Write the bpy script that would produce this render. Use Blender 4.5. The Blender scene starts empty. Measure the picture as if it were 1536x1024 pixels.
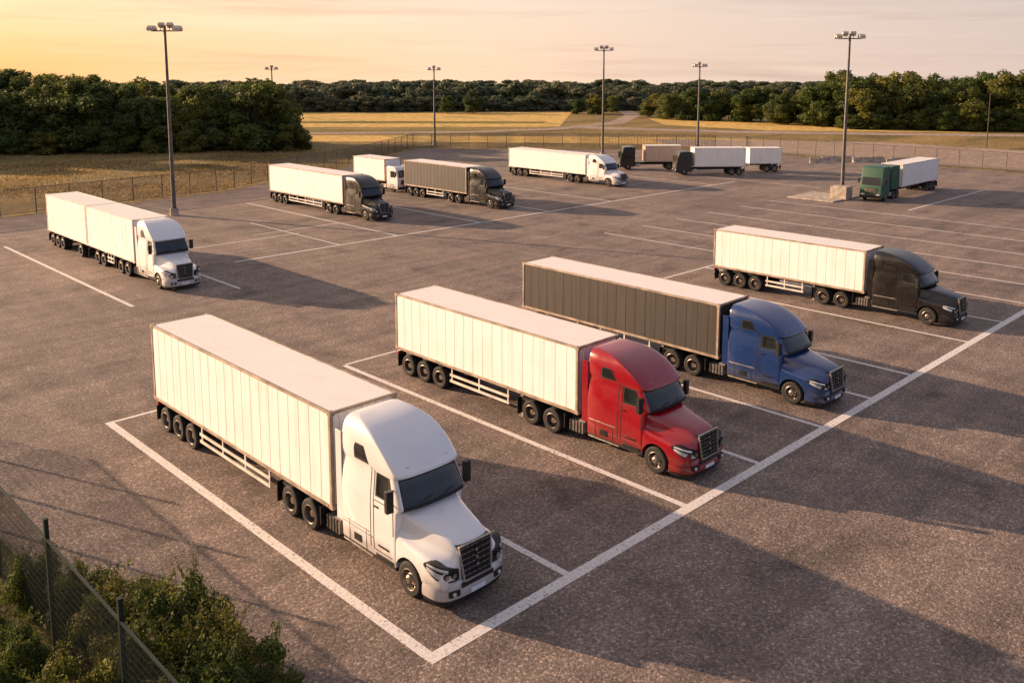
import bpy, bmesh, math, random
import numpy as np
from mathutils import Vector, Matrix
scene=bpy.context.scene
rad=math.radians
random.seed(4)

# ------------------------------------------------------------ frames
CA,SA=0.6994,0.7147
def GR(G,R):            # survey coords (range, side) -> world metres
    return (CA*G+SA*R, SA*G-CA*R)
SUN_EL=13.5
sdx,sdy=-0.38,0.925
SUN=Vector((sdx*math.cos(rad(SUN_EL)),sdy*math.cos(rad(SUN_EL)),math.sin(rad(SUN_EL)))).normalized()

# ------------------------------------------------------------ materials
def new_mat(name):
    m=bpy.data.materials.new(name); m.use_nodes=True
    nt=m.node_tree; nt.nodes.clear()
    out=nt.nodes.new('ShaderNodeOutputMaterial')
    b=nt.nodes.new('ShaderNodeBsdfPrincipled')
    nt.links.new(b.outputs[0],out.inputs[0])
    return m,nt,b,out
def N(nt,t,**k):
    n=nt.nodes.new(t)
    for a,v in k.items(): setattr(n,a,v)
    return n
def ramp(nt,src,stops):
    r=nt.nodes.new('ShaderNodeValToRGB')
    els=r.color_ramp.elements
    while len(els)<len(stops): els.new(.5)
    for e,(p,c) in zip(els,stops):
        e.position=p; e.color=(c[0],c[1],c[2],1) if isinstance(c,(tuple,list)) else (c,c,c,1)
    nt.links.new(src,r.inputs[0]); return r.outputs[0]
def mix(nt,f,a,b,mode='MIX'):
    m=nt.nodes.new('ShaderNodeMix'); m.data_type='RGBA'; m.blend_type=mode
    for s,v in ((0,f),(6,a),(7,b)):
        if hasattr(v,'is_linked'): nt.links.new(v,m.inputs[s])
        else: m.inputs[s].default_value=v if not isinstance(v,tuple) else (v[0],v[1],v[2],1)
    return m.outputs[2]
def noise(nt,vec,scale,detail=4,rough=.55,dist=0):
    n=N(nt,'ShaderNodeTexNoise'); n.inputs['Scale'].default_value=scale
    n.inputs['Detail'].default_value=detail; n.inputs['Roughness'].default_value=rough
    n.inputs['Distortion'].default_value=dist
    if vec is not None: nt.links.new(vec,n.inputs['Vector'])
    return n.outputs['Fac']
def mapping(nt,vec,scale=(1,1,1),rot=(0,0,0)):
    m=N(nt,'ShaderNodeMapping'); m.inputs['Scale'].default_value=scale; m.inputs['Rotation'].default_value=rot
    nt.links.new(vec,m.inputs['Vector']); return m.outputs[0]
def objco(nt): return N(nt,'ShaderNodeTexCoord').outputs['Object']
def bump(nt,b,h,strength,dist):
    bn=N(nt,'ShaderNodeBump'); bn.inputs['Strength'].default_value=strength; bn.inputs['Distance'].default_value=dist
    nt.links.new(h,bn.inputs['Height']); nt.links.new(bn.outputs[0],b.inputs['Normal'])

def simple(name,col,rough=.6,metal=0,var=.15,vs=3.0,coat=0):
    m,nt,b,o=new_mat(name)
    c=objco(nt); n=noise(nt,c,vs,4)
    d=tuple(x*(1-var*2) for x in col); l=tuple(min(1,x*(1+var)) for x in col)
    nt.links.new(ramp(nt,n,[(.3,d),(.7,l)]),b.inputs['Base Color'])
    b.inputs['Roughness'].default_value=rough; b.inputs['Metallic'].default_value=metal
    b.inputs['Coat Weight'].default_value=coat; b.inputs['Coat Roughness'].default_value=.08
    return m
def paint(name,col,rough=.35,coat=.9,dirt=.5,dc=(.16,.12,.09)):
    m,nt,b,o=new_mat(name)
    c=objco(nt)
    sep=N(nt,'ShaderNodeSeparateXYZ'); nt.links.new(c,sep.inputs[0])
    n=noise(nt,c,2.2,5,.6)
    add=N(nt,'ShaderNodeMath',operation='MULTIPLY_ADD'); nt.links.new(n,add.inputs[0]); add.inputs[1].default_value=-1.4
    nt.links.new(sep.outputs[2],add.inputs[2])
    f=ramp(nt,add.outputs[0],[(0,dirt),(.5,.0)])
    base=ramp(nt,noise(nt,c,1.1,3),[(.3,tuple(x*.93 for x in col)),(.7,col)])
    nt.links.new(mix(nt,f,base,dc),b.inputs['Base Color'])
    nt.links.new(ramp(nt,n,[(.3,rough*.8),(.75,rough*1.4)]),b.inputs['Roughness'])
    b.inputs['Coat Weight'].default_value=coat; b.inputs['Coat Roughness'].default_value=.03
    return m
def panel_mat(name,col,dirt=(.30,.22,.15),amount=.35,rough=.5,bs=.4):
    m,nt,b,o=new_mat(name)
    c=objco(nt)
    st=noise(nt,mapping(nt,c,(3.5,3.5,.28)),1.0,5,.65)
    bl=noise(nt,c,.8,4,.6)
    m1=N(nt,'ShaderNodeMath',operation='MULTIPLY'); nt.links.new(st,m1.inputs[0]); nt.links.new(bl,m1.inputs[1])
    f=ramp(nt,m1.outputs[0],[(.18,0),(.48,amount)])
    nt.links.new(mix(nt,f,col,dirt),b.inputs['Base Color'])
    b.inputs['Roughness'].default_value=rough
    if bs:
        wv=noise(nt,mapping(nt,c,(2.6,2.6,.22)),1.0,2,.5)
        bump(nt,b,wv,bs,.05)
    return m

M={}
M['white']=paint('white_paint',(.80,.79,.79),.3,1,.5); M['red']=paint('red_paint',(.29,.003,.010),.24,1,.35,(.10,.04,.03))
M['blue']=paint('blue_paint',(.012,.038,.145),.24,1,.35,(.06,.06,.07)); M['black']=paint('black_paint',(.007,.006,.006),.3,.4,.12,(.04,.03,.022))
M['green']=paint('green_paint',(.012,.08,.05),.5,.2,.3); M['dkgrey']=paint('dark_grey_paint',(.018,.019,.023),.4,.3,.2,(.05,.04,.03))
M['panelw']=panel_mat('white_trailer_panel',(.84,.82,.80),(.42,.33,.26),.26)
M['panelk']=panel_mat('charcoal_trailer_curtain',(.040,.034,.030),(.09,.07,.055),.25,.6)
M['panelo']=panel_mat('tan_trailer_panel',(.62,.45,.33))
M['roof']=panel_mat('cream_roof',(.84,.80,.75),(.52,.43,.34),.22,.38,0)
M['rail']=simple('trailer_rail',(.42,.33,.25),.5,.15,.25,1.5)
M['railw']=simple('white_rail',(.72,.67,.60),.5,0,.15,1.5)
M['glass']=simple('dark_window_glass',(.018,.021,.021),.04,0,.1,1,coat=.4)
M['rubber']=simple('black_rubber',(.015,.015,.015),.75)
M['tyre']=simple('tyre_rubber',(.022,.021,.020),.85,0,.3,6)
M['rim']=simple('wheel_rim',(.30,.26,.22),.38,.8,.25,6)
M['chassis']=simple('dark_chassis',(.022,.021,.02),.7,.1,.4,3)
M['plastic']=simple('black_plastic',(.012,.012,.013),.4)
M['chrome']=simple('chrome_trim',(.62,.62,.62),.16,1,.08,3)
M['alu']=simple('aluminium_parts',(.48,.43,.37),.42,.5,.2,4)
M['lens']=simple('headlamp_lens',(.75,.78,.8),.08,.3,.1,9,coat=1)
M['amber']=simple('amber_marker',(.8,.25,.02),.3); M['redl']=simple('red_marker',(.5,.02,.01),.3)
M['plate']=simple('number_plate',(.75,.77,.82),.4,0,.05)
M['pole']=simple('galvanised_pole',(.12,.11,.10),.5,.4,.2,2)
M['lamp']=simple('floodlight_housing',(.60,.52,.45),.35,.4,.1,4)
M['conc']=simple('concrete',(.42,.36,.30),.85,0,.25,2)
M['fgreen']=simple('green_fence_wire',(.012,.024,.024),.5,.2,.2,4)
M['fpost']=simple('fence_post_grey',(.12,.11,.10),.55,.5,.2,4)

# asphalt
def asphalt():
    m,nt,b,o=new_mat('gravelly_asphalt'); c=objco(nt)
    big=noise(nt,c,.05,4,.62,.6)
    tr=noise(nt,mapping(nt,c,(.5,.06,1),(0,0,rad(8))),1,4,.6,.6)
    tr2=noise(nt,mapping(nt,c,(.05,.42,1),(0,0,rad(-12))),1,4,.6,1.2)
    mid=noise(nt,c,.9,5,.7)
    fine=noise(nt,c,9,3,.72)
    stain=noise(nt,c,.32,4,.6,.3)
    v=N(nt,'ShaderNodeTexVoronoi'); v.inputs['Scale'].default_value=18; nt.links.new(c,v.inputs['Vector'])
    base=ramp(nt,big,[(.30,(.138,.108,.093)),(.68,(.260,.198,.160))])
    base=mix(nt,.5,base,ramp(nt,tr,[(.35,(.122,.097,.084)),(.65,(.285,.217,.175))]))
    base=mix(nt,.35,base,ramp(nt,tr2,[(.38,(.11,.088,.078)),(.62,(.31,.236,.190))]))
    base=mix(nt,1.0,base,ramp(nt,stain,[(.30,.58),(.43,1.0),(.7,1.1)]),'MULTIPLY')
    base=mix(nt,1.0,base,ramp(nt,mid,[(.3,.76),(.7,1.17)]),'MULTIPLY')
    base=mix(nt,1.0,base,ramp(nt,fine,[(.33,.56),(.66,1.34)]),'MULTIPLY')
    sp=N(nt,'ShaderNodeSeparateXYZ'); nt.links.new(v.outputs['Color'],sp.inputs[0])
    base=mix(nt,1.0,base,ramp(nt,sp.outputs[0],[(0,.68),(.8,1.05),(1,1.9)]),'MULTIPLY')
    nt.links.new(base,b.inputs['Base Color']); b.inputs['Roughness'].default_value=.78
    b.inputs['Specular IOR Level'].default_value=.35
    inv=N(nt,'ShaderNodeMath',operation='MULTIPLY_ADD'); nt.links.new(v.outputs['Distance'],inv.inputs[0]); inv.inputs[1].default_value=-.5
    nt.links.new(fine,inv.inputs[2])
    bump(nt,b,inv.outputs[0],.45,.03)
    return m
M['asphalt']=asphalt()
def linepaint():
    m,nt,b,o=new_mat('worn_line_paint'); c=objco(nt)
    n=noise(nt,c,9,5,.75); n2=noise(nt,c,.7,4)
    b.inputs['Roughness'].default_value=.7
    nt.links.new(ramp(nt,n,[(.3,(.55,.50,.46)),(.6,(.80,.76,.72))]),b.inputs['Base Color'])
    s=N(nt,'ShaderNodeMath',operation='MULTIPLY_ADD'); nt.links.new(n2,s.inputs[0]); s.inputs[1].default_value=.35; nt.links.new(n,s.inputs[2])
    a=ramp(nt,s.outputs[0],[(.50,0.05),(.60,.95)])
    t=N(nt,'ShaderNodeBsdfTransparent'); mx=N(nt,'ShaderNodeMixShader')
    nt.links.new(a,mx.inputs[0]); nt.links.new(t.outputs[0],mx.inputs[1]); nt.links.new(b.outputs[0],mx.inputs[2]); nt.links.new(mx.outputs[0],o.inputs[0])
    bump(nt,b,n,.4,.03)
    return m
M['line']=linepaint()
def field(name,c1,c2,c3,s1=.02,stretch=(1,1,1),fs=.9):
    m,nt,b,o=new_mat(name); c=objco(nt)
    a=noise(nt,mapping(nt,c,stretch,(0,0,rad(45))),s1,5,.6,.3); f=noise(nt,c,fs,4,.7)
    base=ramp(nt,a,[(.34,c1),(.5,c2),(.66,c3)])
    base=mix(nt,1.0,base,ramp(nt,f,[(.3,.55),(.7,1.3)]),'MULTIPLY')
    nt.links.new(base,b.inputs['Base Color']); b.inputs['Roughness'].default_value=.9
    b.inputs['Specular IOR Level'].default_value=.1
    bump(nt,b,f,.8,.3)
    return m
M['ground']=field('dry_grassland',(.14,.118,.05),(.25,.182,.075),(.34,.237,.10),.03,(1,2.5,1))
M['gold']=field('golden_field',(.50,.34,.11),(.66,.44,.14),(.38,.31,.10),.04,(3,1,1),.5)
M['green_f']=field('green_field',(.13,.13,.04),(.22,.19,.055),(.15,.15,.045),.03)
M['dirt']=field('packed_gravel',(.30,.235,.19),(.40,.31,.25),(.34,.27,.22),.05)
M['soil']=field('verge_soil',(.06,.05,.025),(.10,.08,.045),(.07,.065,.03),.6)
M['bark']=simple('bark',(.09,.065,.045),.9,0,.3,5)
def leaf(name,dark,light,sc=.25,tr=.22,hi=(1.5,1.25,.85)):
    m,nt,b,o=new_mat(name)
    g=N(nt,'ShaderNodeNewGeometry'); n=noise(nt,g.outputs['Position'],sc,2)
    oi=N(nt,'ShaderNodeObjectInfo')
    col=ramp(nt,n,[(.3,dark),(.7,light)])
    col=mix(nt,1.0,col,ramp(nt,oi.outputs['Random'],[(0,(.6,.8,.75)),(.6,(1.0,1.02,.95)),(1,hi)]),'MULTIPLY')
    col=mix(nt,1.0,col,ramp(nt,g.outputs['Random Per Island'],[(0,.6),(1,1.4)]),'MULTIPLY')
    nt.links.new(col,b.inputs['Base Color']); b.inputs['Roughness'].default_value=.65; b.inputs['Specular IOR Level'].default_value=.25
    t=N(nt,'ShaderNodeBsdfTranslucent'); nt.links.new(col,t.inputs[0])
    mx=N(nt,'ShaderNodeMixShader'); mx.inputs[0].default_value=tr
    nt.links.new(b.outputs[0],mx.inputs[1]); nt.links.new(t.outputs[0],mx.inputs[2]); nt.links.new(mx.outputs[0],o.inputs[0])
    return m
M['leaf']=leaf('tree_foliage',(.062,.084,.022),(.160,.175,.045),.22,.42)
M['leafhaze']=leaf('haze_tinted_foliage',(.110,.128,.080),(.165,.172,.105),.05,.3,(1.2,1.1,.95))  # lighter leaf colour, distance haze painted into the far trees
M['leafb']=leaf('bush_foliage',(.055,.075,.015),(.17,.175,.035),1.5,.38)
M['straw']=leaf('straw_grass',(.19,.135,.055),(.38,.265,.11),.12,.3)
def chain():
    m,nt,b,o=new_mat('chain_link_mesh'); c=objco(nt)
    b.inputs['Base Color'].default_value=(.16,.14,.12,1); b.inputs['Metallic'].default_value=.4; b.inputs['Roughness'].default_value=.5
    fs=[]
    for s in (1,-1):
        w=N(nt,'ShaderNodeTexWave'); w.bands_direction='DIAGONAL'; w.inputs['Scale'].default_value=3.0
        nt.links.new(mapping(nt,c,(1,1,1.4*s)),w.inputs['Vector']); fs.append(ramp(nt,w.outputs['Fac'],[(.86,0),(.93,1)]))
    f=mix(nt,1.0,fs[0],fs[1],'LIGHTEN')
    t=N(nt,'ShaderNodeBsdfTransparent'); mx=N(nt,'ShaderNodeMixShader')
    nt.links.new(f,mx.inputs[0]); nt.links.new(t.outputs[0],mx.inputs[1]); nt.links.new(b.outputs[0],mx.inputs[2]); nt.links.new(mx.outputs[0],o.inputs[0])
    return m
M['chain']=chain()

# ------------------------------------------------------------ mesh builder
class MB:
    def __init__(s): s.v=[]; s.f=[]; s.m=[]; s.mats=[]
    def mi(s,k):
        if k not in s.mats: s.mats.append(k)
        return s.mats.index(k)
    def add(s,vs,fs,mat):
        o=len(s.v); s.v+= [tuple(v) for v in vs]; k=s.mi(mat)
        for f in fs: s.f.append([i+o for i in f]); s.m.append(k)
    def box(s,c,d,mat,rx=0,rz=0,ry=0):
        R=Matrix.Rotation(rz,3,'Z')@Matrix.Rotation(ry,3,'Y')@Matrix.Rotation(rx,3,'X'); C=Vector(c); vs=[]
        for z in (-.5,.5):
            for x,y in ((-.5,-.5),(.5,-.5),(.5,.5),(-.5,.5)):
                vs.append(C+R@Vector((x*d[0],y*d[1],z*d[2])))
        s.add(vs,[(3,2,1,0),(4,5,6,7),(0,1,5,4),(1,2,6,5),(2,3,7,6),(3,0,4,7)],mat)
    def cyl(s,p0,p1,r0,mat,r1=None,seg=12,caps=True):
        if r1 is None: r1=r0
        p0=Vector(p0);p1=Vector(p1); d=(p1-p0).normalized()
        a=d.orthogonal().normalized(); b=d.cross(a); vs=[]
        for p,r in ((p0,r0),(p1,r1)):
            for i in range(seg):
                t=2*math.pi*i/seg; vs.append(p+a*math.cos(t)*r+b*math.sin(t)*r)
        fs=[(i,(i+1)%seg,seg+(i+1)%seg,seg+i) for i in range(seg)]
        if caps: fs+= [tuple(range(seg))[::-1],tuple(range(seg,2*seg))]
        s.add(vs,fs,mat)
    def grid(s,rows,mat,closed=False):
        n=len(rows[0]); vs=[p for r in rows for p in r]; fs=[]
        for i in range(len(rows)-1):
            for j in range(n if closed else n-1):
                k=(j+1)%n; fs.append((i*n+j,i*n+k,(i+1)*n+k,(i+1)*n+j))
        s.add(vs,fs,mat)
    def mesh(s,name,ang=35):
        me=bpy.data.meshes.new(name); me.from_pydata(s.v,[],s.f)
        for k in s.mats: me.materials.append(M[k])
        me.polygons.foreach_set('material_index',s.m)
        me.polygons.foreach_set('use_smooth',[True]*len(s.f)); 
        me.validate(); me.update(); me.set_sharp_from_angle(angle=rad(ang)); return me
    def obj(s,name,parent=None,ang=35,bevel=0):
        o=link(name,s.mesh(name,ang),parent)
        if bevel:
            b=o.modifiers.new('bevel','BEVEL'); b.width=bevel; b.segments=2; b.limit_method='ANGLE'
        return o
def link(name,data,parent=None):
    o=bpy.data.objects.new(name,data); scene.collection.objects.link(o)
    if parent: o.parent=parent
    return o
def fixn(me):
    bm=bmesh.new(); bm.from_mesh(me); bmesh.ops.recalc_face_normals(bm,faces=bm.faces); bm.to_mesh(me); bm.free()

# ------------------------------------------------------------ wheels
def lathe(mb,prof,seg=36):
    for (a,b) in zip(prof[:-1],prof[1:]):
        rows=[]
        for x,r in ((a[0],a[1]),(b[0],b[1])):
            rows.append([(x,r*math.cos(2*math.pi*i/seg),r*math.sin(2*math.pi*i/seg)) for i in range(seg)])
        mb.grid(rows,b[2],True)
T='tyre'; Rm='rim'
def tyre(x0):
    p=[(-.15,.27,T),(-.15,.44,T),(-.125,.485,T),(-.10,.5,T),(-.06,.5,T),(-.055,.485,T),(-.045,.485,T),(-.04,.5,T),(.04,.5,T),(.045,.485,T),(.055,.485,T),(.06,.5,T),(.10,.5,T),(.125,.485,T),(.15,.44,T),(.15,.31,T)]
    return [(x+x0,r,k) for x,r,k in p]
mb=MB(); lathe(mb,tyre(0)+[(.155,.30,Rm),(.135,.285,Rm),(.05,.26,Rm),(.02,.22,Rm),(.10,.15,Rm),(.15,.13,Rm),(.17,.11,Rm),(.19,.08,Rm),(.19,.0,Rm)])
for i in range(10):
    t=2*math.pi*i/10; c=(math.cos(t)*.235,math.sin(t)*.235); mb.cyl((.02,c[0],c[1]),(.062,c[0],c[1]),.026,'plastic',seg=8)
    mb.cyl((.1,c[0]*.62,c[1]*.62),(.16,c[0]*.62,c[1]*.62),.014,'chrome',seg=6)
WF=mb.mesh('front_wheel'); fixn(WF)
mb=MB(); lathe(mb,tyre(-.33)); lathe(mb,tyre(0)+[(.155,.30,Rm),(.13,.28,Rm),(-.06,.265,Rm),(-.08,.15,Rm),(.03,.13,Rm),(.06,.11,Rm),(.07,.0,Rm)])
for i in range(10):
    t=2*math.pi*i/10; c=(math.cos(t)*.21,math.sin(t)*.21); mb.cyl((-.08,c[0],c[1]),(-.055,c[0],c[1]),.026,'plastic',seg=8)
WR=mb.mesh('dual_wheel'); fixn(WR)
def wheels(parent,y,front=False):
    for sx in (1,-1):
        o=link('front_wheel' if front else 'dual_wheel',WF if front else WR,parent)
        o.location=(sx*1.07,y,.5); o.rotation_euler=(random.random()*3 if sx>0 else random.random()*3,0,0 if sx>0 else math.pi)

# ------------------------------------------------------------ conventional cab
CAB=[(.48,2.02,2.07,1.19),(.6,2.0,2.05,1.215),(1.0,1.98,2.05,1.225),(1.6,1.96,2.05,1.225),(2.2,1.93,2.05,1.22),(2.34,1.62,2.01,1.21),(2.42,1.62,2.01,1.20),
 (2.65,1.74,2.09,1.18),(2.88,1.87,2.18,1.155),(3.12,2.0,2.27,1.13),(3.16,1.96,2.26,1.135),(3.20,1.87,2.21,1.145),(3.27,1.89,2.23,1.155),(3.37,2.02,2.33,1.165),(3.52,2.2,2.48,1.17),(3.72,2.44,2.7,1.17),
 (3.88,2.68,2.93,1.155),(4.02,2.94,3.17,1.13),(4.13,3.2,3.4,1.09),(4.22,3.48,3.65,1.03),(4.29,3.8,3.93,.95),(4.33,4.1,4.2,.86),(4.35,4.4,4.45,.7)]
def hw_at(z):
    for a,b in zip(CAB[:-1],CAB[1:]):
        if a[0]<=z<=b[0]:
            t=(z-a[0])/(b[0]-a[0]); return a[3]+(b[3]-a[3])*t
    return 1.2
def build_cab(parent,paintk,top):
    k=(top-1)/3.35
    zm=lambda z: z if z<1 else 1+(z-1)*k
    FR=[0,.28,.52,.72,.86,.92,.96,.99,1.0]
    YK=[3.0,3.12,3.45,3.92,4.64]; BACK=4.72; ys0=2.23
    rows=[]
    for z,yf,ys,hw in CAB:
        half=[]
        for f in FR:
            half.append((hw*f, ys-(ys-yf)*(1-f**2.8)**(1/2.8) if f<1 else ys))
        kk=(lambda y: ys+(BACK-.08-ys)*((y-ys0)/(BACK-.08-ys0))) if z>3.3 else (lambda y:y)
        half.append((hw, ys+.10 if z<=3.3 else kk(ys0+.10)))
        for y in YK: half.append((hw,kk(y) if y!=4.64 else 4.64))
        half.append((hw-.02,4.70)); half.append((hw-.08,4.72)); half.append((0,4.72))
        ring=[(x,y) for x,y in half]+[(-x,y) for x,y in half[-2:0:-1]]
        rows.append([(x,y,zm(z)) for x,y in ring])
    n=len(rows[0]); mb=MB(); mb.mats=[paintk,'rubber','glass']
    mb.grid(rows,paintk,True)
    mb.add(rows[-1],[tuple(range(n))],paintk)
    me=mb.mesh('cab')
    bm=bmesh.new(); bm.from_mesh(me); bmesh.ops.remove_doubles(bm,verts=bm.verts,dist=1e-4)
    bmesh.ops.recalc_face_normals(bm,faces=bm.faces)
    zlo,zhi=zm(2.42),zm(3.12)
    groups=[]
    groups.append([f for f in bm.faces if zlo<f.calc_center_median().z<zhi and f.calc_center_median().y<2.2 and abs(f.calc_center_median().x)<.92*hw_at(2.8) and f.normal.y<-.3])
    for sx in (1,-1):
        groups.append([f for f in bm.faces if zlo<f.calc_center_median().z<zhi and sx*f.normal.x>.8 and 2.3<f.calc_center_median().y<2.98 and f.calc_area()>.05])
    for f in bm.faces:
        c=f.calc_center_median()
        if zm(2.2)<c.z<zlo and c.y<2.0 and abs(c.x)<1.12: f.material_index=1
        if c.z<.6: f.material_index=1
    for g in groups:
        if not g: continue
        r=bmesh.ops.inset_region(bm,faces=g,thickness=.035,depth=-.012,use_even_offset=True)
        for f in r['faces']: f.material_index=1
        for f in g: f.material_index=2
    bm.to_mesh(me); bm.free(); me.set_sharp_from_angle(angle=rad(32))
    link('cab',me,parent)
    # hood and fenders
    S=[(.05,.56,1.62,1.02,1.10),(.09,.60,1.70,1.10,1.16),(.28,.65,1.82,1.18,1.26),(.6,.71,1.92,1.225,1.35),(1.0,.78,2.01,1.24,1.41),(1.45,.86,2.11,1.24,1.45),(1.8,.95,2.22,1.235,1.50),(2.02,1.02,2.31,1.225,1.58),(2.1,1.04,2.33,1.22,1.62)]
    rows=[]
    for y,hh,zt,fh,sh in S:
        h=[(0,zt+.05),(hh*.4,zt+.045),(hh*.78,zt+.015),(hh*.98,zt-.06),(hh*1.03,zt-.22 if zt-.22>sh+.14 else sh+.16),(hh+(fh-hh)*.22,sh+.09),(hh+(fh-hh)*.7,sh+.05),(fh-.03,sh-.04),(fh,sh-.2),(fh,.75),(fh,.5)]
        ring=h+[(-x,z) for x,z in h[:0:-1]]
        rows.append([(x,y,zm(z)) for x,z in ring])
    mb=MB(); mb.mats=[paintk,'plastic']; mb.grid(rows,paintk,True); n=len(rows[0])
    mb.add(rows[0],[tuple(range(n))[::-1]],paintk); mb.add(rows[-1],[tuple(range(n))],paintk)
    me=mb.mesh('hood'); bm=bmesh.new(); bm.from_mesh(me); bmesh.ops.remove_doubles(bm,verts=bm.verts,dist=1e-4); bmesh.ops.recalc_face_normals(bm,faces=bm.faces); bm.to_mesh(me); bm.free()
    ho=link('hood',me,parent)
    sub=ho.modifiers.new('s','SUBSURF'); sub.levels=2; sub.render_levels=2
    cuts=[]
    for sx in (1,-1):
        c=MB(); c.cyl((sx*.80,1.45,.5),(sx*1.6,1.45,.5),.62,paintk,seg=48); cm=c.mesh('cut'); fixn(cm)
        co=link('cut',cm,parent); cuts.append(co)
        b=ho.modifiers.new('b','BOOLEAN'); b.operation='DIFFERENCE'; b.object=co; b.solver='EXACT'
    bpy.context.view_layer.update()
    dg=bpy.context.evaluated_depsgraph_get()
    nm=bpy.data.meshes.new_from_object(ho.evaluated_get(dg)); ho.modifiers.clear(); ho.data=nm
    for c in cuts: bpy.data.objects.remove(c)
    nm.materials.clear(); nm.materials.append(M[paintk]); nm.materials.append(M['plastic'])
    for p in nm.polygons:
        c=p.center; r=math.hypot(c.y-1.45,c.z-.5)
        p.material_index=1 if (r<.626 and abs(c.x)>.78) or (r<.6) or c.z<.52 else 0
        p.use_smooth=True
    nm.set_sharp_from_angle(angle=rad(40))
    # bumper
    path=[(0,-.05),(.4,-.04),(.7,-.01),(.92,.05),(1.07,.15),(1.17,.28),(1.22,.44),(1.24,.62),(1.24,.84)]
    full=[(-x,y) for x,y in path[:0:-1]]+path
    def ribbon(mb,full,sec,mat):
        rows=[]
        for i,(x,y) in enumerate(full):
            a=full[max(0,i-1)]; b=full[min(len(full)-1,i+1)]
            dx,dy=b[0]-a[0],b[1]-a[1]; l=math.hypot(dx,dy); nx,ny=-dy/l,dx/l
            rows.append([(x+nx*o,y+ny*o,z) for o,z in sec])
        mb.grid(rows,mat)
    mb=MB()
    ribbon(mb,full,[(.30,.30),(.05,.30),(.0,.36),(-.01,.5),(0,.62),(.03,.76),(.09,.85),(.3,.90)],paintk)
    ribbon(mb,full,[(.3,.2),(.07,.2),(.03,.24),(.03,.31)],'plastic')
    mb.box((0,-.055,.70),(1.15,.03,.13),'plastic')
    for sx in (1,-1):
        mb.box((sx*.80,-.01,.54),(.34,.06,.16),'plastic',rz=sx*.2); mb.cyl((sx*.82,-.07,.54),(sx*.82,.05,.54),.055,'lens')
    mb.box((0,-.08,.46),(.52,.02,.13),'plate')
    mb.obj('bumper',parent,bevel=.006)
    # headlamps
    mb=MB()
    for sx in (1,-1):
        p=[(.62,.0),(.78,.015),(.95,.065),(1.09,.15),(1.19,.28),(1.24,.44),(1.252,.62),(1.252,.76)]
        lo=[.88,.87,.87,.90,.96,1.05,1.16,1.24]; hi=[1.18,1.24,1.28,1.33,1.37,1.39,1.37,1.30]
        for mat,off,a,b,i0,i1 in (('plastic',0,0,1,0,8),('lens',-.012,.16,.52,1,7),('lens',-.012,.72,.88,2,7)):
            rows=[]
            for i in range(i0,i1):
                x,y=p[i]; q=p[min(7,i+1)]; r=p[max(0,i-1)]
                dx,dy=q[0]-r[0],q[1]-r[1]; l=math.hypot(dx,dy); nx,ny=-dy/l,dx/l
                z0=lo[i]+(hi[i]-lo[i])*a; z1=lo[i]+(hi[i]-lo[i])*b
                rows.append([(sx*(x+nx*(off+.2)),y+ny*(off+.2),zm(z0)),(sx*(x+nx*off),y+ny*off,zm(z0)),(sx*(x+nx*(off+.005)),y+ny*(off+.005),zm((z0+z1)/2)),(sx*(x+nx*(off+.015)),y+ny*(off+.015),zm(z1)),(sx*(x+nx*(off+.25)),y+ny*(off+.25),zm(z1))])
            mb.grid(rows,mat)
        for x,y in ((.80,.0),(1.0,.07)): mb.cyl((sx*x,y-.02,zm(1.06)),(sx*x,y+.1,zm(1.06)),.085,'plastic',seg=16); mb.cyl((sx*x,y-.03,zm(1.06)),(sx*x,y+.05,zm(1.06)),.065,'chrome',seg=16)
    o=mb.obj('headlamps',parent); fixn(o.data)
    # grille
    mb=MB(); z0,z1=.80,zm(1.76)
    yy=lambda z:-.06+(z-z0)*.12; tl=-math.atan(.12)
    def gb(x,z,w,h,d,mat,off=0,ry=0): mb.box((x,yy(z)+off,z),(w,d,h),mat,rx=tl,ry=ry)
    zc=(z0+z1)/2; H=z1-z0
    mb.add([(-.48,yy(z0)+.02,z0),(.48,yy(z0)+.02,z0),(.58,yy(z1)+.02,z1),(-.58,yy(z1)+.02,z1),(-.48,yy(z0)+.25,z0),(.48,yy(z0)+.25,z0),(.58,yy(z1)+.25,z1),(-.58,yy(z1)+.25,z1)],[(0,1,2,3),(1,5,6,2),(4,0,3,7),(3,2,6,7),(0,4,5,1)],'plastic')
    nb=6
    for i in range(nb):
        z=z0+H*(i+.7)/(nb+.4); w=.96+.2*(z-z0)/H-.06; gb(0,z,w,.05,.03,'plastic',.0); gb(0,z+.028,w,.008,.034,'alu',-.001)
    for x in (-.36,-.18,.18,.36): gb(x,zc,.016,H*.92,.02,'plastic',-.02)
    for sx in (1,-1): gb(sx*.53,zc,.028,H+.02,.06,'alu',0,ry=sx*math.atan(.10/H))
    gb(0,z1,1.18,.03,.07,'alu'); gb(0,z0,.98,.03,.07,'alu')
    gb(0,zc,.045,H*.85,.03,'plastic',-.025)
    for q in (-.16,.04,.24): mb.cyl((0,yy(zc+q)-.055,zc+q),(0,yy(zc+q),zc+q),.045,'chrome',seg=16)
    mb.obj('grille',parent,bevel=.006)
    # mirrors, seams, trim
    mb=MB()
    for sx in (1,-1):
        mb.box((sx*1.43,2.02,zm(2.66)),(.22,.15,zm(2.98)-zm(2.34)),'plastic',rz=sx*.15)
        mb.box((sx*1.43,2.105,zm(2.66)),(.18,.01,zm(2.92)-zm(2.40)),'glass',rz=sx*.15)
        for z in (2.45,2.85): mb.cyl((sx*1.15,2.2,zm(z)),(sx*1.42,2.05,zm(z)),.02,'plastic',seg=8)
        mb.box((sx*1.232,2.93,zm(2.12)),(.03,.18,.05),'plastic')
        mb.box((sx*1.228,2.55,.66),(.03,.8,.10),'plastic'); mb.box((sx*1.228,2.6,.98),(.03,.5,.06),'plastic')
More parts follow.
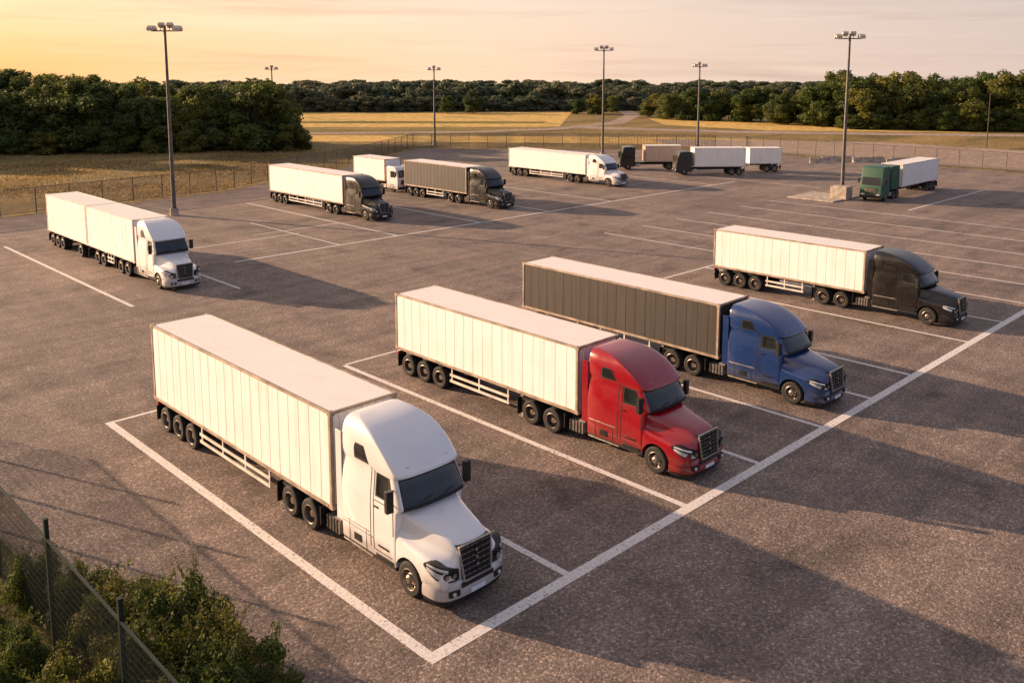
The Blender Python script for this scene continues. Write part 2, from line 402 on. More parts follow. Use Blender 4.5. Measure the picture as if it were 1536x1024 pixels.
        mb.box((sx*1.18,4.86,(1+top-.5)/2),(.035,.29,top-.5-1),paintk)
        mb.box((sx*1.229,3.95,zm(1.22)),(.012,1.3,.035),'alu')  # thin silver strip stands in for the light highlight along the skirt
        mb.box((sx*1.2,3.9,.5),(.02,1.5,.05),'alu')
        for y in (3.45,4.3): mb.box((sx*1.2265,y,.9),(.006,.018,.75),'rubber')
        mb.box((sx*1.2265,3.88,1.1),(.006,1.6,.018),'rubber')
        mb.box((sx*1.232,3.88,.82),(.02,.35,.22),'plastic')
        # high sleeper window, following the cab side
        for g0,g1,mat,off in ((0,0,'rubber',.012),(.04,.04,'glass',.018)):
            rows=[]
            for i in range(6):
                z=3.24+g1+(.50-2*g1)*i/5; ya=3.36+(z-3.24)*.45+g0; yb=4.06-g0-max(0,(z-3.6))*.6
                rows.append([(sx*(hw_at(z)+off),ya,zm(z)),(sx*(hw_at(z)+off),yb,zm(z))])
            mb.grid(rows,mat)
        def seam(pts):
            for (y0,za),(y1,zb) in zip(pts[:-1],pts[1:]):
                steps=10
                rows=[[],[]]
                L=math.hypot(y1-y0,zb-za); ny,nz=-(zb-za)/L*.013,(y1-y0)/L*.013
                for i in range(steps+1):
                    t=i/steps; y=y0+(y1-y0)*t; z=za+(zb-za)*t
                    for r,s in ((0,1),(1,-1)): rows[r].append((sx*(hw_at(z+s*nz)+.006),y+s*ny,zm(z+s*nz)))
                mb.grid(rows,'rubber')
        seam([(2.14,1.5),(2.14,2.34)]); seam([(3.07,.8),(3.07,3.16)]); seam([(2.2,.8),(3.07,.8)]); seam([(3.22,3.2),(3.22,.8)]); seam([(2.14,2.3),(3.07,2.3)])
    for x in (-.7,-.35,0,.35,.7): mb.box((x,2.14,zm(3.40)),(.11,.1,.035),'amber')
    for x in (-.45,.35): mb.box((x,1.64,zm(2.52)),(.6,.02,.02),'plastic',rx=-.4,ry=-.25)
    mb.obj('mirrors_and_trim',parent,bevel=.01)
    # chassis of tractor
    mb=MB()
    for sx in (1,-1):
        mb.box((sx*.42,4.9,.82),(.09,8.0,.26),'chassis')
        mb.box((sx*.93,5.35,.62),(.42,.7,.42),'alu'); mb.box((sx*1.0,5.0,.95),(.36,.3,.06),'alu')
        for j in range(4): mb.box((sx*1.15,5.12+j*.16,.62),(.03,.05,.44),'chassis')
        mb.box((sx*1.02,5.86,.75),(.5,.04,.6),'plastic'); mb.box((sx*1.02,8.5,.62),(.5,.03,.7),'plastic')
    mb.box((0,2.0,.7),(1.6,2.4,.6),'chassis'); mb.box((0,3.6,.62),(2.1,2.3,.3),'chassis'); mb.box((0,7.2,1.05),(1.0,1.2,.12),'chassis')
    for y in (1.45,6.6,7.8): mb.cyl((-1,y,.5),(1,y,.5),.08,'chassis')
    mb.obj('tractor_chassis',parent)
    wheels(parent,1.45,True); wheels(parent,6.6); wheels(parent,7.8)

# ------------------------------------------------------------ trailer box
def trailer(parent,y0,y1,top,side,axles,guard=True,legs=True,roof='roof',rail='rail',hw=1.25,zb=1.17):
    mb=MB(); L=y1-y0; z0=zb+.13; z1=top-.08
    n=max(3,int(L/.60))
    for sx in (1,-1):
        mb.add([(sx*(hw-.018),y0+.1,z0),(sx*(hw-.018),y1-.1,z0),(sx*(hw-.018),y1-.1,z1),(sx*(hw-.018),y0+.1,z1)],[(0,1,2,3)],side)
        for i in range(1,n):   # shallow panel joint strips
            mb.box((sx*(hw-.0165),y0+L*i/n,(z0+z1)/2),(.011,.04,z1-z0-.004),side)
        mb.box((sx*(hw-.05),(y0+y1)/2,zb+.065),(.10,L-.02,.13),rail); mb.box((sx*(hw-.05),(y0+y1)/2,top-.04),(.10,L-.02,.08),rail)
        for y in (y0+.05,y1-.05):
            mb.box((sx*(hw-.055),y,(zb+top)/2),(.12,.11,top-zb+.01),rail)
            for z in (zb+.06,top-.06): mb.box((sx*(hw-.075),y,z),(.17,.18,.14),rail)
        k=int(L/3)
        for i in range(k+1): mb.box((sx*(hw+.006),y0+.25+(L-.5)*i/k,zb+.07),(.012,.09,.04),'amber' if i<k else 'redl')
    for yf,s in ((y0+.03,-1),(y1-.03,1)):
        pts=[]; m=8
        for i in range(m):
            xb=-hw+.1+(2*hw-.2)*i/m; p=(2*hw-.2)/m
            for f,o in ((0,0),(.4,0),(.5,.03),(.9,.03)): pts.append((xb+f*p,o))
        pts.append((hw-.1,0))
        mb.grid([[(x,yf-s*o,z0-.1) for x,o in pts],[(x,yf-s*o,z1+.05) for x,o in pts]],side)
        mb.box((0,yf-s*.01,top-.05),(2*hw-.2,.08,.09),rail); mb.box((0,yf-s*.01,zb+.06),(2*hw-.2,.08,.12),rail)
    mb.box((0,(y0+y1)/2,top-.025),(2*hw-.19,L-.16,.03),roof)
    mb.box((0,(y0+y1)/2,zb+.05),(2*hw-.22,L-.1,.06),'chassis')
    mb.obj('trailer_box',parent,bevel=.004)
    mb=MB()
    for sx in (1,-1):
        mb.box((sx*.42,(y0+y1)/2,zb-.14),(.08,L-.6,.26),'chassis')
        if guard:
            a,b=y0+3.9,axles[0]-.75
            if b-a>1:
                for z,h in ((.55,.11),(.83,.11)): mb.box((sx*1.18,(a+b)/2,z),(.04,b-a,h),'railw')
                q=max(2,int((b-a)/1.6))
                for i in range(q+1): mb.box((sx*1.14,a+.1+(b-a-.2)*i/q,.82),(.04,.07,.7),'railw')
        if legs:
            mb.box((sx*.95,y0+3.3,.75),(.13,.13,.85),'alu'); mb.box((sx*.95,y0+3.3,.3),(.1,.1,.4),'alu'); mb.box((sx*.95,y0+3.3,.13),(.28,.28,.03),'alu')
            mb.box((sx*.98,y0+2.9,.8),(.3,.5,.35),'chassis')
        mb.box((sx*1.0,y1-.15,.62),(.5,.03,.6),'plastic'); mb.box((sx*.95,y1-.03,.95),(.4,.04,.13),'redl')
    mb.box((0,y1-.06,.62),(2.3,.09,.12),'chassis')
    for y in axles:
        mb.cyl((-1,y,.5),(1,y,.5),.075,'chassis')
        for sx in (1,-1): mb.box((sx*.5,y+.2,.68),(.12,.7,.2),'chassis')
    mb.obj('trailer_chassis',parent)
    for y in axles: wheels(parent,y)

def place(e,x,y,rz=0): e.location=(x,y,0); e.rotation_euler=(0,0,rz)
def semi(x,yfront,length,top,cabp,side,rail='rail',double=False,axgap=1.15,roof='roof'):
    e=link('semi_truck',None); place(e,x,yfront,rad(random.uniform(-.35,.35)))
    build_cab(e,cabp,top+.05)
    if double:
        mid=5.2+(length-5.2)/2
        trailer(e,5.2,mid-.08,top,side,[mid-3.1,mid-1.9],guard=True,legs=False,rail=rail,roof=roof)
        trailer(e,mid+.08,length,top,side,[mid+1.6,length-3.3,length-2.15,length-1.0],guard=False,legs=False,rail=rail,roof=roof)
    else:
        ax=[length-.9-axgap*2,length-.9-axgap,length-.9]
        trailer(e,5.2,length,top,side,ax,rail=rail,roof=roof)
    return e
semi(13.75,15.45,18.3,4.28,'white','panelw')
semi(24.85,15.3,16.9,3.88,'red','panelw')
semi(34.65,15.25,18.0,3.75,'blue','panelk')
semi(51.5,15.95,15.7,3.75,'black','panelw')
semi(23.6,55.1,23.2,4.2,'white','panelw',double=True,rail='railw')
semi(49.35,68.0,19.6,4.05,'black','panelw')
semi(63.05,65.0,16.0,4.05,'black','panelk')
semi(85.6,67.7,19.2,3.7,'white','panelw',rail='railw')

# ------------------------------------------------------------ cab-over trucks
def cabover(x,y,rz,cabp,side,length,top,cabtop=3.1,boxname='box_truck',rail='rail',y0=2.5):
    e=link(boxname,None); place(e,x,y,rz)
    prof=[(.02,.45),(0,.6),(.0,1.5),(.04,1.75),(.28,2.65),(.45,cabtop-.1),(.75,cabtop),(1.6,cabtop+.05),(2.05,cabtop-.02),(2.15,cabtop-.2),(2.15,.6),(2.1,.45)]
    mb=MB(); rows=[]
    for xx,ins in ((-1.22,.06),(-1.2,.0),(-1.05,-.02),(1.05,-.02),(1.2,.0),(1.22,.06)):
        rows.append([(xx,yy+(ins if yy<1 else -ins*.5),zz-(ins if zz>2.4 else 0)) for yy,zz in prof])
    mb.grid(rows,cabp,True); mb.add(rows[0],[tuple(range(len(prof)))],cabp); mb.add(rows[-1],[tuple(range(len(prof)))[::-1]],cabp)
    mb.add([(-1.02,.035,1.78),(1.02,.035,1.78),(.98,.275,2.62),(-.98,.275,2.62)],[(0,1,2,3)],'glass')
    for v in range(len(mb.v)-4,len(mb.v)): a=mb.v[v]; mb.v[v]=(a[0],a[1]-.04,a[2])
    for sx in (1,-1):
        mb.add([(sx*1.226,.42,1.75),(sx*1.226,1.4,1.75),(sx*1.226,1.4,2.5),(sx*1.226,.6,2.5)],[(0,1,2,3) if sx>0 else (3,2,1,0)],'glass')
        mb.box((sx*1.42,.15,2.2),(.18,.12,.55),'plastic'); mb.cyl((sx*1.15,.3,2.45),(sx*1.42,.16,2.45),.02,'plastic',seg=6)
        mb.box((sx*.85,-.02,.72),(.42,.06,.2),'lens')
        mb.box((sx*1.222,.95,.62),(.02,.8,.06),'plastic')
    mb.box((0,-.02,1.2),(1.5,.05,.55),'plastic')
    for i in range(4): mb.box((0,-.05,1.02+i*.12),(1.4,.03,.03),'alu')
    mb.box((0,.02,.5),(2.4,.2,.3),'plastic')
    o=mb.obj('cab',e,bevel=.015); fixn(o.data)
    mb=MB()
    for sx in (1,-1): mb.box((sx*.42,length/2,.85),(.09,length-1,.24),'chassis'); mb.box((sx*.95,2.6,.65),(.4,.5,.4),'alu')
    mb.obj('truck_chassis',e)
    wheels(e,1.1,True)
    ax=[length-1.9,length-.85] if length<11 else [4.3,length-3.0,length-1.95,length-.9]
    trailer(e,y0,length,top,side,ax,guard=length>11,legs=False,rail=rail)
    return e
LH=rad(-132)
x,y=GR(121.5,22.5); cabover(x,y,LH,'dkgrey','panelw',9.6,3.75,3.2,rail='railw')
x,y=GR(128,15.6); cabover(x,y,LH,'black','panelo',9.0,3.5,3.3,y0=3.6)
# green truck: cab plus green body section, white trailer behind
e=cabover(95.6,41.0,rad(-90),'green','panelw',16.0,3.75,3.75,boxname='articulated_truck',rail='railw',y0=5.4)
mb=MB()
mb.box((0,3.55,2.45),(2.45,2.2,2.6),'green')
for i in range(6):
    for sx in (1,-1): mb.box((sx*1.235,2.6+i*.38,2.45),(.03,.06,2.5),'green')
mb.obj('body_box',e,bevel=.02); wheels(e,3.3)
cabover(63.4,82.8,0,'white','panelw',9.0,3.8,3.0)
def cargo_trailer(x,y,rz,L,top):
    e=link('cargo_trailer',None); place(e,x,y,rz)
    trailer(e,0,L,top,'panelw',[L*.55,L*.55+1.1],guard=False,legs=True,rail='railw')
    mb=MB(); mb.cyl((-.5,0,.9),(0,-1.4,.6),.05,'chassis',seg=8); mb.cyl((.5,0,.9),(0,-1.4,.6),.05,'chassis',seg=8); mb.obj('drawbar',e)
x,y=GR(125.5,33.6); cargo_trailer(x,y,LH,4.6,3.4)

# ------------------------------------------------------------ light poles
def light_pole(x,y,h,rz,nl=4):
    e=link('light_pole',None); place(e,x,y,rz)
    mb=MB(); mb.cyl((0,0,0),(0,0,.7),.42,'conc',seg=20); mb.box((0,0,.72),(.5,.5,.04),'pole')
    mb.cyl((0,0,.7),(0,0,h),.22,'pole',r1=.12,seg=12)
    mb.box((0,0,h-.05),(2.6,.12,.12),'pole'); mb.cyl((0,0,h-.5),(0,0,h+.45),.13,'pole',seg=10)
    mb.obj('pole',e)
    mb=MB()
    xs=[-1.25,-.42,.42,1.25] if nl==4 else [-.9,0,.9]
    for i,xx in enumerate(xs):
        ends=i in (0,len(xs)-1)
        for s in ((1,-1) if ends else (1,)):
            yy=.26*s; r=s*.6; zz=h+(.1 if ends else .42)
            mb.box((xx,yy*1.4,zz+.1),(.62,.5,.30),'lamp',rx=-r); mb.box((xx,yy*1.4+s*.09,zz-.05),(.54,.42,.04),'lens',rx=-r)
            mb.cyl((xx,0,h-.02),(xx,yy*1.3,zz+.06),.035,'pole',seg=6)
    mb.obj('floodlights',e,bevel=.02)
for x,y,h,n in ((36.3,85.4,18.2,4),(113.6,94.5,17.5,4),(97.2,45.0,17.9,4),(107.9,131.4,14.3,3),(135.4,90.5,14.9,3),(90.8,161.5,14.4,3)):
    light_pole(x,y,h,rad(-44+random.uniform(-12,12)),n)
e=link('utility_pole',None); place(e,177,55.4); mb=MB(); mb.cyl((0,0,0),(0,0,10.0),.10,'bark',r1=.07); mb.cyl((0,0,9.7),(.7,-.7,10.0),.04,'bark',seg=6); mb.obj('pole',e)
mb=MB(); mb.box((94.7,43.9,.75),(1.5,1.9,1.5),'conc'); mb.obj('concrete_block',bevel=.04)
mb=MB(); mb.box((94.5,46,.07),(6,5.5,.14),'conc'); mb.obj('concrete_pad',bevel=.02)
random.seed(9)
for i in range(7):
    x,y=GR(137+random.uniform(-3,3),48+i*2.2)
    mb=MB(); L=random.uniform(1.2,2.4)
    mb.add([(-L,-.3,0),(L,-.3,0),(L,.3,0),(-L,.3,0),(-L,-.12,.35),(L,-.12,.35),(L,.12,.35),(-L,.12,.35),(-L,-.09,.8),(L,-.09,.8),(L,.09,.8),(-L,.09,.8)],
      [(0,1,5,4),(2,3,7,6),(4,5,9,8),(6,7,11,10),(8,9,10,11),(1,2,6,5),(5,6,10,9),(3,0,4,7),(7,4,8,11)],'conc')
    o=mb.obj('concrete_barrier',bevel=.02); o.location=(x,y,0); o.rotation_euler=(0,0,random.uniform(-.9,-.5))

# ------------------------------------------------------------ ground
def sheet(name,poly,z,mat):
    me=bpy.data.meshes.new(name); me.from_pydata([(x,y,z) for x,y in poly],[],[list(range(len(poly)))]); me.materials.append(M[mat]); me.update()
    if me.polygons[0].normal.z<0: me.flip_normals()
    return link(name,me)
def gz(r): return -.03 if r<350 else -.03-.015*(r-350)
rows=[]
for r in [1,60,120,200,300,350,380,450,600,800,1200,2000,3500]:
    rows.append([(r*math.cos(2*math.pi*i/96),r*math.sin(2*math.pi*i/96),gz(r)) for i in range(96)])
mb=MB(); mb.grid(rows,'ground',True); mb.add(rows[0],[tuple(range(96))],'ground'); g=mb.obj('ground'); fixn(g.data)
if g.data.polygons[10].normal.z<0: g.data.flip_normals()
rg=random.Random(2)
edge=[(7.1,-60),(7.1,12)]+[(7.1-max(0,y-17)*.17+rg.uniform(-.15,.15),y) for y in np.arange(12.5,27,.5)]+[(5.3,28),(5.3,48)]
lot=[(137.5,-60),(137.5,88),(101,128),(78,112.5),(47.6,98),(23,95.5),(-40,93),(-40,60)]+edge[::-1]
sheet('parking_lot',lot,0,'asphalt')
sheet('verge',[(2,-60),(7.3,-60),(7.3,48),(-40,61),(-40,56),(2,44)],-.012,'soil')
sheet('gravel_apron',[(140,-40),(176,-40),(176,75),(150,112),(140,100)],-.018,'dirt')
def strip(pts,w):
    L=[];R_=[]
    for i,p in enumerate(pts):
        a=Vector(pts[max(0,i-1)]); b=Vector(pts[min(len(pts)-1,i+1)]); d=(b-a).normalized(); n=Vector((-d.y,d.x))*w/2
        L.append(tuple(Vector(p)+n)); R_.append(tuple(Vector(p)-n))
    return L+R_[::-1]
sheet('dirt_road',strip([GR(*p) for p in ((330,40),(280,38),(240,28),(216,10),(206,-10),(200,-60))],5),-.008,'dirt')
sheet('dirt_road',strip([GR(*p) for p in ((222,18),(206,50),(196,100),(185,220))],8),-.004,'dirt')
sheet('golden_field',[GR(*p) for p in ((222,-120),(292,-150),(300,20),(225,12))],-.024,'gold')
sheet('golden_field',[GR(*p) for p in ((232,40),(212,60),(200,120),(190,240),(240,240),(262,40))],-.022,'gold')
sheet('golden_field',[GR(*p) for p in ((180,-60),(196,-60),(190,40),(176,60),(168,58),(176,0))],-.023,'gold')
sheet('green_field',[GR(*p) for p in ((240,-100),(252,-100),(247,10),(238,8))],-.020,'green_f')
sheet('green_field',[GR(*p) for p in ((205,-100),(216,-100),(214,5),(208,5))],-.020,'green_f')

# markings
mb=MB()
Z=[.006]
def ln(x0,y0,x1,y1,w):
    d=Vector((x1-x0,y1-y0)); l=d.length; d/=l; n=Vector((-d.y,d.x))*w/2; z=Z[0]; Z[0]+=.00015
    k=max(1,int(l/2)); rows=[[],[]]
    for i in range(k+1):
        p=Vector((x0,y0))+d*l*i/k
        rows[0].append((p.x+n.x,p.y+n.y,z)); rows[1].append((p.x-n.x,p.y-n.y,z))
    mb.grid(rows[::-1],'line')
ln(11.15,14.4,125,14.4,.38)
ln(11.3,14.58,11.3,35.5,.32); ln(11.45,35.4,16.5,35.4,.18)
ln(16.5,14.58,16.5,35.3,.24)
ln(22.4,14.58,22.4,34.75,.26); ln(22.5,34.8,60,34.8,.17)
for x in (27.1,32.0,36.6,41.0,48.5,54): ln(x,14.58,x,34.7,.22)
for x in (59.5,65,70.5,76,82,88): ln(x,14.58,x,49,.18)
ln(92,35.3,114,35.3,.2)
ln(19.35,53.2,19.35,79.7,.26); ln(26.3,52.8,26.3,80,.2)
ln(30,60.8,100,60.8,.24); ln(26.4,68,40,68,.18)
for x in (45.5,55.3,65,75,95): ln(x,60.95,x,88,.2)
ln(39.5,60.95,39.5,76,.15); ln(36.5,70,45.4,70,.15)
ln(102,50,102,92,.18)
o=mb.obj('parking_line_markings'); 
for p in o.data.polygons:
    if p.normal.z<0: p.flip()

# ------------------------------------------------------------ perimeter fence
def chainfence(pts,h):
    e=link('chain_link_fence',None); mp=MB(); mm=MB()
    for a,b in zip(pts[:-1],pts[1:]):
        a=Vector((*a,0)); b=Vector((*b,0)); l=(b-a).length; k=max(1,int(l/3.2)); d=(b-a)/k
        for i in range(k):
            p=a+d*i; mp.cyl(p,(p.x,p.y,h+.05),.05,'fpost',seg=8)
        mp.cyl((a.x,a.y,h),(b.x,b.y,h),.03,'fpost',seg=6)
        mp.cyl((a.x,a.y,.12),(b.x,b.y,.12),.02,'fpost',seg=6)
        mm.add([(a.x,a.y,.05),(b.x,b.y,.05),(b.x,b.y,h),(a.x,a.y,h)],[(0,1,2,3)],'chain')
    mp.obj('posts',e); mm.obj('mesh',e)
chainfence([(-45,95),(23.6,96.7),(47.6,99.2),(78.5,114),(101.4,129.8),(126,105.6),(138.8,89),(138.8,-60)],2.6)
# near fence
e=link('welded_mesh_fence',None); mb=MB(); y=-6.0
while y<44:
    mb.box((4.65,y,1.55),(.006,.007,2.9),'fgreen'); y+=.06
for z in np.arange(.2,3.05,.2): mb.box((4.660,19,z),(.008,50,.008),'fgreen')
mb.obj('mesh_panels',e)
mb=MB()
y=16.6-4.7*5
while y<44: mb.box((4.70,y,1.75),(.10,.10,3.5),'fgreen'); mb.box((4.70,y,3.52),(.12,.12,.03),'fgreen'); y+=4.7
mb.box((4.68,19,3.03),(.05,50,.05),'fgreen')
mb.obj('posts',e)

# ------------------------------------------------------------ vegetation
def leaves(mb_v,mb_f,P,Nn,S,rng,asp=.6):
    n=len(P); r=rng.normal(size=(n,3)); a=np.cross(Nn,r); a/=np.linalg.norm(a,axis=1)[:,None]+1e-9; b=np.cross(Nn,a)
    a=a*S[:,None]; b=b*S[:,None]*asp
    V=np.stack([P-a,P-b*.9+a*.1,P+a,P+b*.9+a*.1],1).reshape(-1,3)
    o=len(mb_v); mb_v.extend(map(tuple,V)); mb_f.extend([(o+4*i,o+4*i+1,o+4*i+2,o+4*i+3) for i in range(n)])
def veg(name,H,R,n,seed,ls,leafk='leaf',k=26,lowf=.1,shoots=0,blob=(.26,.46),trunkr=.22):
    rng=np.random.default_rng(seed); mb=MB(); V=[];F=[]
    mb.cyl((0,0,-.2),(0,0,H*.55),trunkr,'bark',r1=trunkr*.4,seg=8)
    bl=[]
    for i in range(k):
        t=rng.uniform(lowf,.93); z=H*t; env=R*math.sqrt(max(.05,1-((t-.42)/.6)**2)); a=rng.uniform(0,6.283); rr=env*math.sqrt(rng.uniform(.05,.75))
        r=R*rng.uniform(*blob)*(1-.35*max(0,t-.6)/.35)
        z=min(z,H-r*.8)
        bl.append((np.array([rr*math.cos(a),rr*math.sin(a),max(z,r*.5)]),r))
    w=np.array([b[1]**2 for b in bl]); w/=w.sum()
    for (c,r),ww in zip(bl,w):
        m=int(n*ww); d=rng.normal(size=(m,3)); d/=np.linalg.norm(d,axis=1)[:,None]
        rad_=r*(.62+.45*rng.random(m)**.7)*(1+.22*np.sin(d[:,0]*5+c[0])*np.sin(d[:,1]*6+c[1]*3)+.12*np.sin(d[:,2]*9))
        P=c+d*rad_[:,None]*np.array([1,1,.82]); Nn=d+rng.normal(size=(m,3))*.55; Nn/=np.linalg.norm(Nn,axis=1)[:,None]
        leaves(V,F,P,Nn,ls*rng.uniform(.6,1.35,m),rng)
        mb.cyl((0,0,max(.1,c[2]*.45)),tuple(c),trunkr*.35,'bark',r1=trunkr*.1,seg=5)
    for s in range(shoots):
        c,r=bl[rng.integers(len(bl))]; d=rng.normal(size=3)*.5; d[2]=1+rng.random(); d/=np.linalg.norm(d)
        L=rng.uniform(.25,.7)*R; st=c+d*r*.6; m=26; t=rng.random(m)
        P=st+np.outer(t*L,d)+rng.normal(size=(m,3))*ls*1.0; Nn=rng.normal(size=(m,3)); Nn/=np.linalg.norm(Nn,axis=1)[:,None]
        leaves(V,F,P,Nn,ls*rng.uniform(.6,1.2,m),rng); mb.cyl(tuple(st-d*r*.5),tuple(st+d*L),.012,'bark',r1=.004,seg=4)
    mb.add(V,F,leafk)
    me=mb.mesh(name); return me
TV=[veg('tree_mesh',13,5.2,9500,10+i,.32,k=26+2*i,blob=(.22,.46)) for i in range(4)]
FV=[veg('far_tree_mesh',10,5.0,3000,30+i,.5,'leafhaze',k=20,lowf=.05) for i in range(3)]
rng=random.Random(5)
def forest(name,items,variants,H0):
    e=link(name,None); i=0
    for (x,y,h,w) in items:
        o=link('tree',rng.choice(variants),e); r=math.hypot(x,y); o.location=(x,y,gz(r)-.1)
        s=h/H0; o.scale=(s*w,s*w,s); o.rotation_euler=(0,0,rng.uniform(0,6.28))
def band(G0,R0,G1,R1,n,depth,h0,h1,var=.12,w=1.0):
    out=[]
    for i in range(n):
        t=(i+rng.uniform(-.4,.4))/n; d=rng.uniform(0,depth)
        x,y=GR(G0+(G1-G0)*t+d,(R0+(R1-R0)*t)*(1+d/((G0+G1)/2)*.6))
        h=(h0+(h1-h0)*t)*rng.uniform(1-var,1+var); out.append((x,y,h,w*rng.uniform(.9,1.2)))
    return out
forest('woodland',band(143,-150,160,-40,30,8,15.0,10.8,.2,1.2)+band(150,-150,165,-42,30,26,15.8,11.2,.2,1.2)+band(140,-150,158,-34,40,4,5.0,4.5,.3,1.5),TV,13)
forest('woodland',band(262,40,222,82,20,14,7.6,9.0,.25,1.15)+band(220,78,190,175,32,12,10.6,12.6,.25,1.15)+band(228,84,198,175,32,30,11.5,13.2,.25,1.15)+band(216,80,186,175,46,4,4.5,4.5,.35,1.5),TV,13)
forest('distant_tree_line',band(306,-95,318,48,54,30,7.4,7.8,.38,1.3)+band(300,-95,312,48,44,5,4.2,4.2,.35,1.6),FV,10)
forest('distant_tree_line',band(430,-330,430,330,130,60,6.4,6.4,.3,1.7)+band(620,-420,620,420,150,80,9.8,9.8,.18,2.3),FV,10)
sing=[]
for G,R,h in ((292,-21,6),(296,-13,7.5),(290,21,5),(288,26.5,6.5),(291,29,5.5),(300,34,6)):
    x,y=GR(G,R); sing.append((x,y,h))
for x,y,h in sing:
    o=link('field_tree',rng.choice(TV)); o.location=(x,y,-.1); s=h/13; o.scale=(s*1.15,s*1.15,s); o.rotation_euler=(0,0,rng.uniform(0,6))
BV=[veg('bush_mesh',1.9,1.15,15000,60+i,.045,'leafb',k=24,lowf=.05,shoots=60,blob=(.22,.42),trunkr=.05) for i in range(3)]
for x,y,s in ((5.5,21.8,.85),(5.2,23.6,.7),(5.9,19.6,1.1),(6.5,18.3,1.1),(5.7,17.3,1.1),(6.8,16.6,1.05),(5.9,15.4,1.1),(7.0,17.4,.8),(3.6,20.2,.7),(3.7,17.8,.8),(3.4,22.6,.6),(7.0,15.4,.9)):
    o=link('bush',rng.choice(BV)); o.location=(x,y,0); o.scale=(s*rng.uniform(.9,1.1),s,s*rng.uniform(.9,1.15)); o.rotation_euler=(0,0,rng.uniform(0,6))
# grass
def grass(name,pts,hmin,hmax,w,mat,seed):
    r=np.random.default_rng(seed); n=len(pts); P=np.array([(x,y,-.02) for x,y in pts]); a=r.uniform(0,6.283,n)
    d=np.stack([np.cos(a),np.sin(a),np.zeros(n)],1)*(w*r.uniform(.5,1.3,n))[:,None]
    h=r.uniform(hmin,hmax,n); tip=P+np.stack([r.normal(size=n)*.25*h,r.normal(size=n)*.25*h,h],1)
    V=np.stack([P-d,P+d,tip],1).reshape(-1,3); mb=MB(); mb.add(V,[(3*i,3*i+1,3*i+2) for i in range(n)],mat); return mb.obj(name)
nr=np.random.default_rng(3); pts=[]
FP=[(-45,95.5),(23.6,97.2),(47.6,99.7),(78.5,114.5),(101.4,130.3)]
def fy(x):
    for a,b in zip(FP[:-1],FP[1:]):
        if a[0]<=x<=b[0]: return a[1]+(b[1]-a[1])*(x-a[0])/(b[0]-a[0])
    return 1e9
while len(pts)<26000:
    G=nr.uniform(95,165); R=nr.uniform(-105,-5)
    x,y=GR(G,R)
    if y>fy(x) and math.sin(x*.21+math.sin(y*.17)*2)+nr.normal()*.7>-.2: pts.append((x,y))
grass('grass',pts,.08,.34,.09,'straw',1)
pts=[]
while len(pts)<15000:
    x,y=nr.uniform(2.2,7.3),nr.uniform(8,40)
    if x<7.25-max(0,y-17)*.17 : pts.append((x,y))
grass('grass',pts,.06,.32,.014,'leafb',2)

# ------------------------------------------------------------ world, sun, camera
w=bpy.data.worlds.new('World'); scene.world=w; w.use_nodes=True; nt=w.node_tree; nt.nodes.clear()
out=nt.nodes.new('ShaderNodeOutputWorld')
sky=N(nt,'ShaderNodeTexSky'); sky.sky_type='NISHITA'; sky.sun_disc=False; sky.sun_elevation=rad(SUN_EL); sky.sun_rotation=math.atan2(sdx,sdy)
sky.dust_density=3.0; sky.air_density=1.2; sky.altitude=50
bg=N(nt,'ShaderNodeBackground'); bg.inputs[1].default_value=.13; nt.links.new(mix(nt,1.0,sky.outputs[0],(1,.88,.84),'MULTIPLY'),bg.inputs[0])
tc=N(nt,'ShaderNodeTexCoord'); sp=N(nt,'ShaderNodeSeparateXYZ'); nt.links.new(tc.outputs['Generated'],sp.inputs[0])
dot=N(nt,'ShaderNodeVectorMath',operation='DOT_PRODUCT'); nt.links.new(tc.outputs['Generated'],dot.inputs[0]); dot.inputs[1].default_value=SUN
half=N(nt,'ShaderNodeMath',operation='MULTIPLY_ADD'); nt.links.new(dot.outputs['Value'],half.inputs[0]); half.inputs[1].default_value=.5; half.inputs[2].default_value=.5
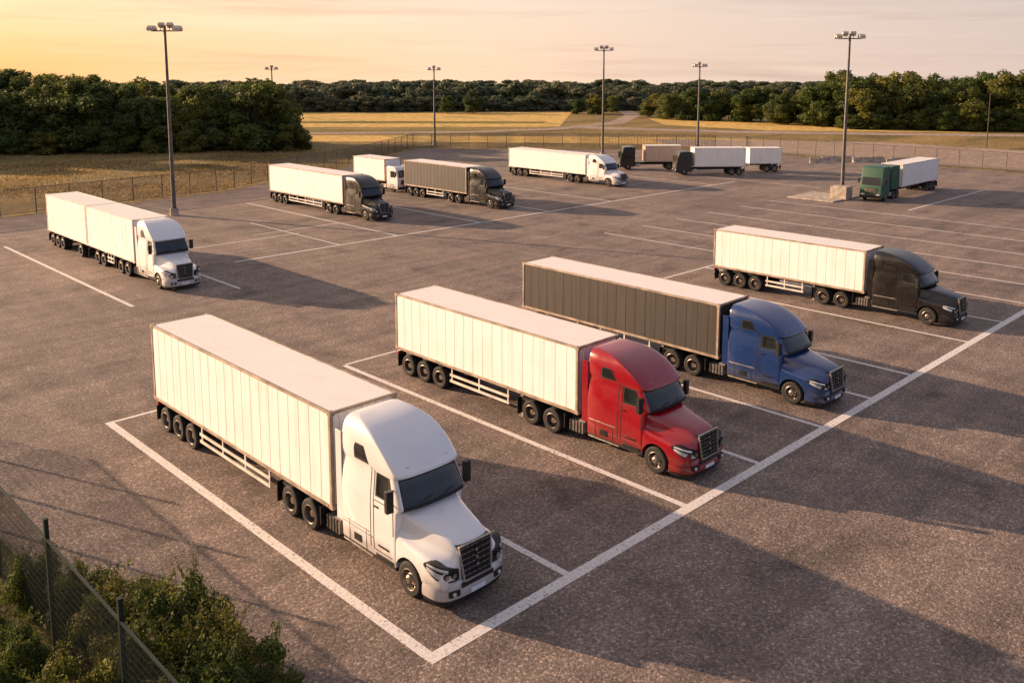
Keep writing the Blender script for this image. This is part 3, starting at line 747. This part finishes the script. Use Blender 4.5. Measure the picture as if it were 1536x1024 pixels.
warm=ramp(nt,half.outputs[0],[(0.0,(.34,.38,.50)),(.3,(.44,.43,.50)),(.45,(.68,.53,.46)),(.60,(.80,.60,.48)),(.72,(.96,.67,.45)),(.82,(1.0,.63,.34)),(.89,(1.0,.55,.21)),(1.0,(1.0,.66,.32))])
low=ramp(nt,half.outputs[0],[(0.0,(.32,.37,.50)),(.3,(.42,.42,.50)),(.48,(.66,.54,.49)),(.70,(.87,.68,.54)),(.88,(.96,.70,.44)),(1.0,(1.0,.76,.5))])
veil=mix(nt,ramp(nt,sp.outputs[2],[(.005,0),(.075,1)]),warm,low)
cool=ramp(nt,sp.outputs[2],[(0.0,(1,1,1)),(.12,(.88,.87,.92)),(.5,(.45,.53,.74))])
veil=mix(nt,1.0,veil,cool,'MULTIPLY')
cn=noise(nt,mapping(nt,tc.outputs['Generated'],(1.8,1.8,30)),1.5,7,.6,.4)
cf=ramp(nt,cn,[(.50,0),(.70,.7)])
veil=mix(nt,cf,veil,mix(nt,1.0,veil,(.80,.72,.74),'MULTIPLY'))
cn2=noise(nt,mapping(nt,tc.outputs['Generated'],(2.6,2.6,60)),1.1,6,.6,.2)
veil=mix(nt,ramp(nt,cn2,[(.52,0),(.7,.25)]),veil,(1.0,.84,.66))
bg2=N(nt,'ShaderNodeBackground'); bg2.inputs[1].default_value=1.5; nt.links.new(veil,bg2.inputs[0])
mx=N(nt,'ShaderNodeMixShader'); mx.inputs[0].default_value=.74
nt.links.new(bg.outputs[0],mx.inputs[1]); nt.links.new(bg2.outputs[0],mx.inputs[2]); nt.links.new(mx.outputs[0],out.inputs[0])
L=bpy.data.lights.new('sun','SUN'); L.energy=11.0; L.angle=rad(.5); L.color=(1,.66,.42)
lo=link('sun',L); lo.rotation_euler=SUN.to_track_quat('Z','Y').to_euler()

cam=bpy.data.cameras.new('camera'); cam.sensor_width=36; cam.lens=31.59; cam.clip_end=6000; cam.shift_y=-.143
co=link('camera',cam); co.location=(-1.658,-1.694,14.54); co.rotation_euler=(rad(90-8),0,rad(45.62-90)); scene.camera=co
scene.view_settings.view_transform='Standard'; scene.view_settings.look='None'; scene.view_settings.exposure=0
